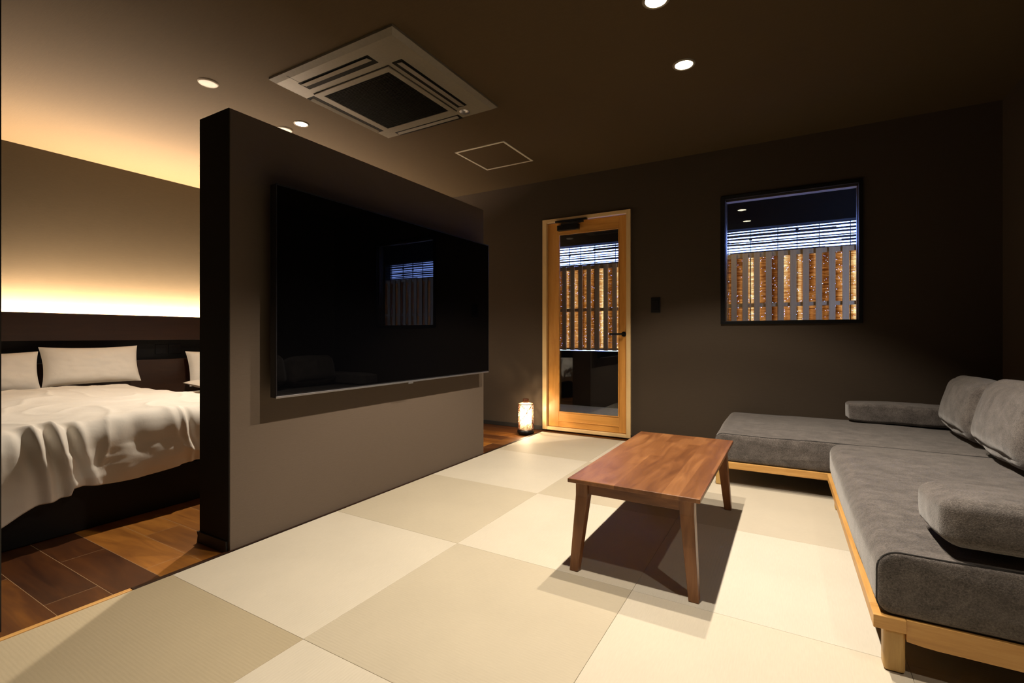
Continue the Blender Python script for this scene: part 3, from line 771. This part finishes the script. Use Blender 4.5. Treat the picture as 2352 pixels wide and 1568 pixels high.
# ============================================================ sofa (long unit) and chaise
SOX, SOY = .205, 1.765
def cush_part(name, parent, x0, x1, y0, y1, z0, z1, rx=.05, ry=.012, puff=.012, seed=0, seam=True):
    c = ((x0 + x1) / 2, (y0 + y1) / 2, (z0 + z1) / 2); s = (x1 - x0, y1 - y0, z1 - z0)
    def fn(P, q):
        n_ = noise.noise(Vector((P.x * 2.2, P.y * 2.2, seed + P.z * 3)))
        P.z += .006 * n_ * (1 if q[2] > 0 else 0); return P
    # rounded-rectangle section in x-z, run along y
    prof = []; w2, h2 = s[0] / 2, s[2] / 2; ns = 8
    def edge(a, b, n):
        return [(a[0] + (b[0] - a[0]) * t / n, a[1] + (b[1] - a[1]) * t / n) for t in range(n)]
    rT, rB = rx, rx * .7
    def arc(cx_, cz_, r, a0):
        return [(cx_ + r * math.cos(a0 + math.pi / 2 * t / ns), cz_ + r * math.sin(a0 + math.pi / 2 * t / ns)) for t in range(ns)]
    prof += arc(w2 - rT, h2 - rT, rT, 0); prof += edge((w2 - rT, h2), (-w2 + rT, h2), 26)
    prof += arc(-w2 + rT, h2 - rT, rT, math.pi / 2); prof += edge((-w2, h2 - rT), (-w2, -h2 + rB), 6)
    prof += arc(-w2 + rB, -h2 + rB, rB, math.pi); prof += edge((-w2 + rB, -h2), (w2 - rB, -h2), 26)
    prof += arc(w2 - rB, -h2 + rB, rB, math.pi * 1.5); prof += edge((w2, -h2 + rB), (w2, h2 - rT), 6)
    L = s[1]; st_ = []
    for k in range(5): a = k / 4 * math.pi / 2; st_.append((ry * (1 - math.sin(a)) if False else ry * (1 - math.cos(a)) * 0 + ry * (1 - math.sin(a)), ry * (1 - math.cos(a))))
    # stations: (inset, distance from end)
    en = [(ry * (1 - math.sin(a)), ry * (1 - math.cos(a))) for a in (0, .4, .8, 1.2, math.pi / 2)]
    mid = [(0, ry + (L - 2 * ry) * t / 40) for t in range(1, 40)]
    full = [(i_, d_) for i_, d_ in en] + mid + [(i_, L - d_) for i_, d_ in reversed(en)]
    mb = MB(); rings = []
    def P3(px, pz, ins, d):
        f_ = 1 - ins / h2; fx = 1 - ins / w2
        x = px * fx; z = pz * f_; v = (d / L) * 2 - 1; uu = px / w2
        up = max(0, 1 - v * v) ** .6 * max(0, 1 - uu * uu) ** .6
        if pz > 0: z += (puff * up + .006 * noise.noise(Vector((px * 3, d * 3, seed)))) * (pz / h2)
        bulge = .010 * max(0, 1 - (pz / h2) ** 2) * (1 - v ** 4)
        x += bulge * (1 if px > 0 else -1) * (abs(px) > w2 * .8)
        x += .003 * noise.noise(Vector((px, d * 4, seed + pz * 6)))
        return (c[0] + x, c[1] - L / 2 + d, c[2] + z)
    for ins, d in full:
        rings.append(len(mb.v)); mb.v += [P3(px, pz, ins, d) for px, pz in prof]
    m_ = len(prof)
    for a, b in zip(rings[:-1], rings[1:]):
        for k in range(m_): l = (k + 1) % m_; mb.f.append((a + k, a + l, b + l, b + k))
    # end caps: shrinking rings so the panel bulges softly
    for ri, d, sg_ in ((rings[0], 0, -1), (rings[-1], L, 1)):
        prev = ri
        for t in range(1, 9):
            k_ = 1 - t / 8.0 * .98; nr = len(mb.v)
            for q_ in range(m_):
                bx, by, bz = mb.v[ri + q_]
                mb.v.append((c[0] + (bx - c[0]) * k_, by + sg_ * .010 * (1 - k_ * k_) + .0025 * noise.noise(Vector((bx * 7 * k_, bz * 14 * k_, seed + 3))), c[2] + (bz - c[2]) * k_))
            for q_ in range(m_): l = (q_ + 1) % m_; mb.f.append((prev + q_, prev + l, nr + l, nr + q_))
            prev = nr
        mb.f.append(tuple(prev + q_ for q_ in range(m_)))
    o = mb.build(name, M_fabric, parent, smooth=True)
    if seam:
        pp = [P3(px, pz, .001, .010) for px, pz in prof]
        MB().tube([(a, b - .0005, cc) for a, b, cc in pp], .0028, 6, True).build('piping', M_piping, o, smooth=True)
        pp = [P3(px, pz, .001, L - .010) for px, pz in prof]
        MB().tube(pp, .0028, 6, True).build('piping', M_piping, o, smooth=True)
    return o
def leg_box(parent, x0, x1, y0, y1, z1, r=.010):
    return MB().box(x0, x1, y0, y1, FL + .0005, z1).build('leg', M_oakz, parent, bevel=r, segs=4)
SROT = math.radians(1.0)
so = thing('sofa', (SOX, SOY, FL), 'long grey fabric sofa on a low oak frame along the right side', 'sofa', rz=SROT)
SL = 1.640; SXB = 1.165
rt = .177; rb = .139
# front rail along the sofa, near end rail with a deeper middle, back rail
MB().box(SOX, SOX + .026, SOY + .075, SOY + SL, rb, rt).build('front_rail', M_oak, so, bevel=.003)
MB().box(SOX, SOX + .078, SOY, SOY + .0745, rb, rt).build('corner_block', M_oakx, so, bevel=.002)
er = MB(); n_ = 24
xa, xb_ = SOX + .0785, SXB - .075
lo = []; 
for k in range(n_ + 1):
    t = k / n_; x = xa + (xb_ - xa) * t
    e_ = min(1, min(t, 1 - t) * (xb_ - xa) / .05); zl = .116 - .006 * e_ - (0 if e_ >= 1 else 0)
    lo.append((x, zl))
for (x, zl), (x2, zl2) in zip(lo[:-1], lo[1:]):
    er.hexa([(x, SOY + .006, zl), (x2, SOY + .006, zl2), (x2, SOY + .032, zl2), (x, SOY + .032, zl)], [(x, SOY + .006, rt), (x2, SOY + .006, rt), (x2, SOY + .032, rt), (x, SOY + .032, rt)])
er.build('end_rail', M_oakx, so)
MB().box(SXB - .03, SXB, SOY + .08, SOY + SL, rb, rt).build('back_rail', M_oak, so, bevel=.003)
MB().box(SXB - .075, SXB, SOY, SOY + .0795, rb, rt).build('corner_block', M_oakx, so, bevel=.002)
MB().box(SOX + .03, SXB - .04, SOY + .04, SOY + SL - .01, .150, .170).build('slat_base', M_darktrim, so)
leg_box(so, SOX + .026, SOX + .078, SOY + .012, SOY + .062, rb - .0003)
leg_box(so, SXB - .070, SXB - .02, SOY + .012, SOY + .062, rb - .0003)
leg_box(so, SOX + .026, SOX + .072, SOY + 1.49, SOY + 1.54, rb + .012)
leg_box(so, SXB - .080, SXB - .035, SOY + 1.49, SOY + 1.54, rb + .012)
cush_part('seat_cushion', so, SOX + .010, SXB, SOY + .012, SOY + SL - .005, .180, .362, .055, .014, .014, 1.0)

ch = thing('chaise_sofa', (-.42, 3.41, FL), 'wide grey fabric daybed section on oak rail under the window', 'sofa', rz=SROT)
CX0, CX1, CY0, CY1 = -.455, 1.165, 3.425, 4.44
MB().box(CX0, CX1, CY0, CY0 + .026, .128, .172).build('front_rail', M_oakx, ch, bevel=.003)
MB().box(CX0, CX0 + .026, CY0 + .0265, CY1, .128, .172).build('side_rail', M_oak, ch, bevel=.003)
MB().box(CX0 + .0265, CX1, CY1 - .026, CY1, .128, .172).build('back_rail', M_oakx, ch, bevel=.003)
MB().box(CX0 + .03, CX1 - .01, CY0 + .03, CY1 - .03, .145, .170).build('slat_base', M_darktrim, ch)
leg_box(ch, CX0 + .014, CX0 + .060, CY0 + .006, CY0 + .052, .1278)
leg_box(ch, CX0 + .014, CX0 + .060, CY1 - .075, CY1 - .028, .1445)
leg_box(ch, CX1 - .075, CX1 - .030, CY1 - .075, CY1 - .028, .1445)
leg_box(ch, CX1 - .075, CX1 - .030, CY0 + .03, CY0 + .078, .1445)
cush_part('seat_cushion', ch, CX0 + .008, CX1, CY0 + .004, CY1, .176, .350, .050, .014, .014, 5.0)

from mathutils import Matrix
def soft_thing(name, label, cat, group, c, size, r, puff, rot, seed, n=26, amp=.006):
    t = thing(name, (c[0], c[1], c[2] - size[2] / 2), label, cat, group)
    def fn(P, q):
        return P + Vector((1, .6, 1)) * (amp * noise.noise(P * 5 + Vector((seed, 0, 0)))) + Vector((.3, .3, .3)) * (amp * noise.noise(P * 16 + Vector((0, seed, 0))))
    o = rounded(c, size, r, puff, n, fn, rot).build('cover', M_fabric, t, smooth=True)
    return t, o
# armrest bolsters lying on the seats
bt, bo = soft_thing('bolster', 'grey rectangular armrest bolster at the near end of the sofa, bottom right', 'bolster', 'armrest bolsters', (.765, 1.950, .460), (.80, .300, .140), (.045, .040, .035), (.010, .012, .012), Matrix.Rotation(math.radians(2), 3, 'Z') @ Matrix.Rotation(math.radians(-4), 3, 'X'), 2.0)
bt2, bo2 = soft_thing('bolster', 'grey rectangular armrest bolster standing against the back wall under the window', 'bolster', 'armrest bolsters', (.75, 4.372, .436), (.80, .215, .132), (.030, .028, .020), (.006, .004, .008), Matrix.Rotation(math.radians(1), 3, 'Z'), 6.0)
# back cushions leaning on the right wall
def back_cushion(y, wy, zb_, h_, lean, label, seed, x=.965, th=.22):
    R = Matrix.Rotation(math.radians(lean), 3, 'Y')
    return soft_thing('back_cushion', label, 'cushion', 'sofa back cushions', (x, y, zb_ + h_ / 2), (th, wy, h_), (.060, .075, .075), (.040, .018, .022), R, seed, 28, .010)
back_cushion(3.92, .64, .385, .335, 15, 'farthest grey back cushion, in the sofa corner beside the back bolster', 1.0, x=.965)
back_cushion(3.19, .70, .396, .355, 15, 'middle grey back cushion, large and fully lit', 4.0, x=.965)
back_cushion(2.47, .64, .398, .36, 15, 'nearest grey back cushion, cut by the right picture edge', 7.0, x=.975)

for o in bpy.data.objects:
    if '_o' in o: del o['_o']
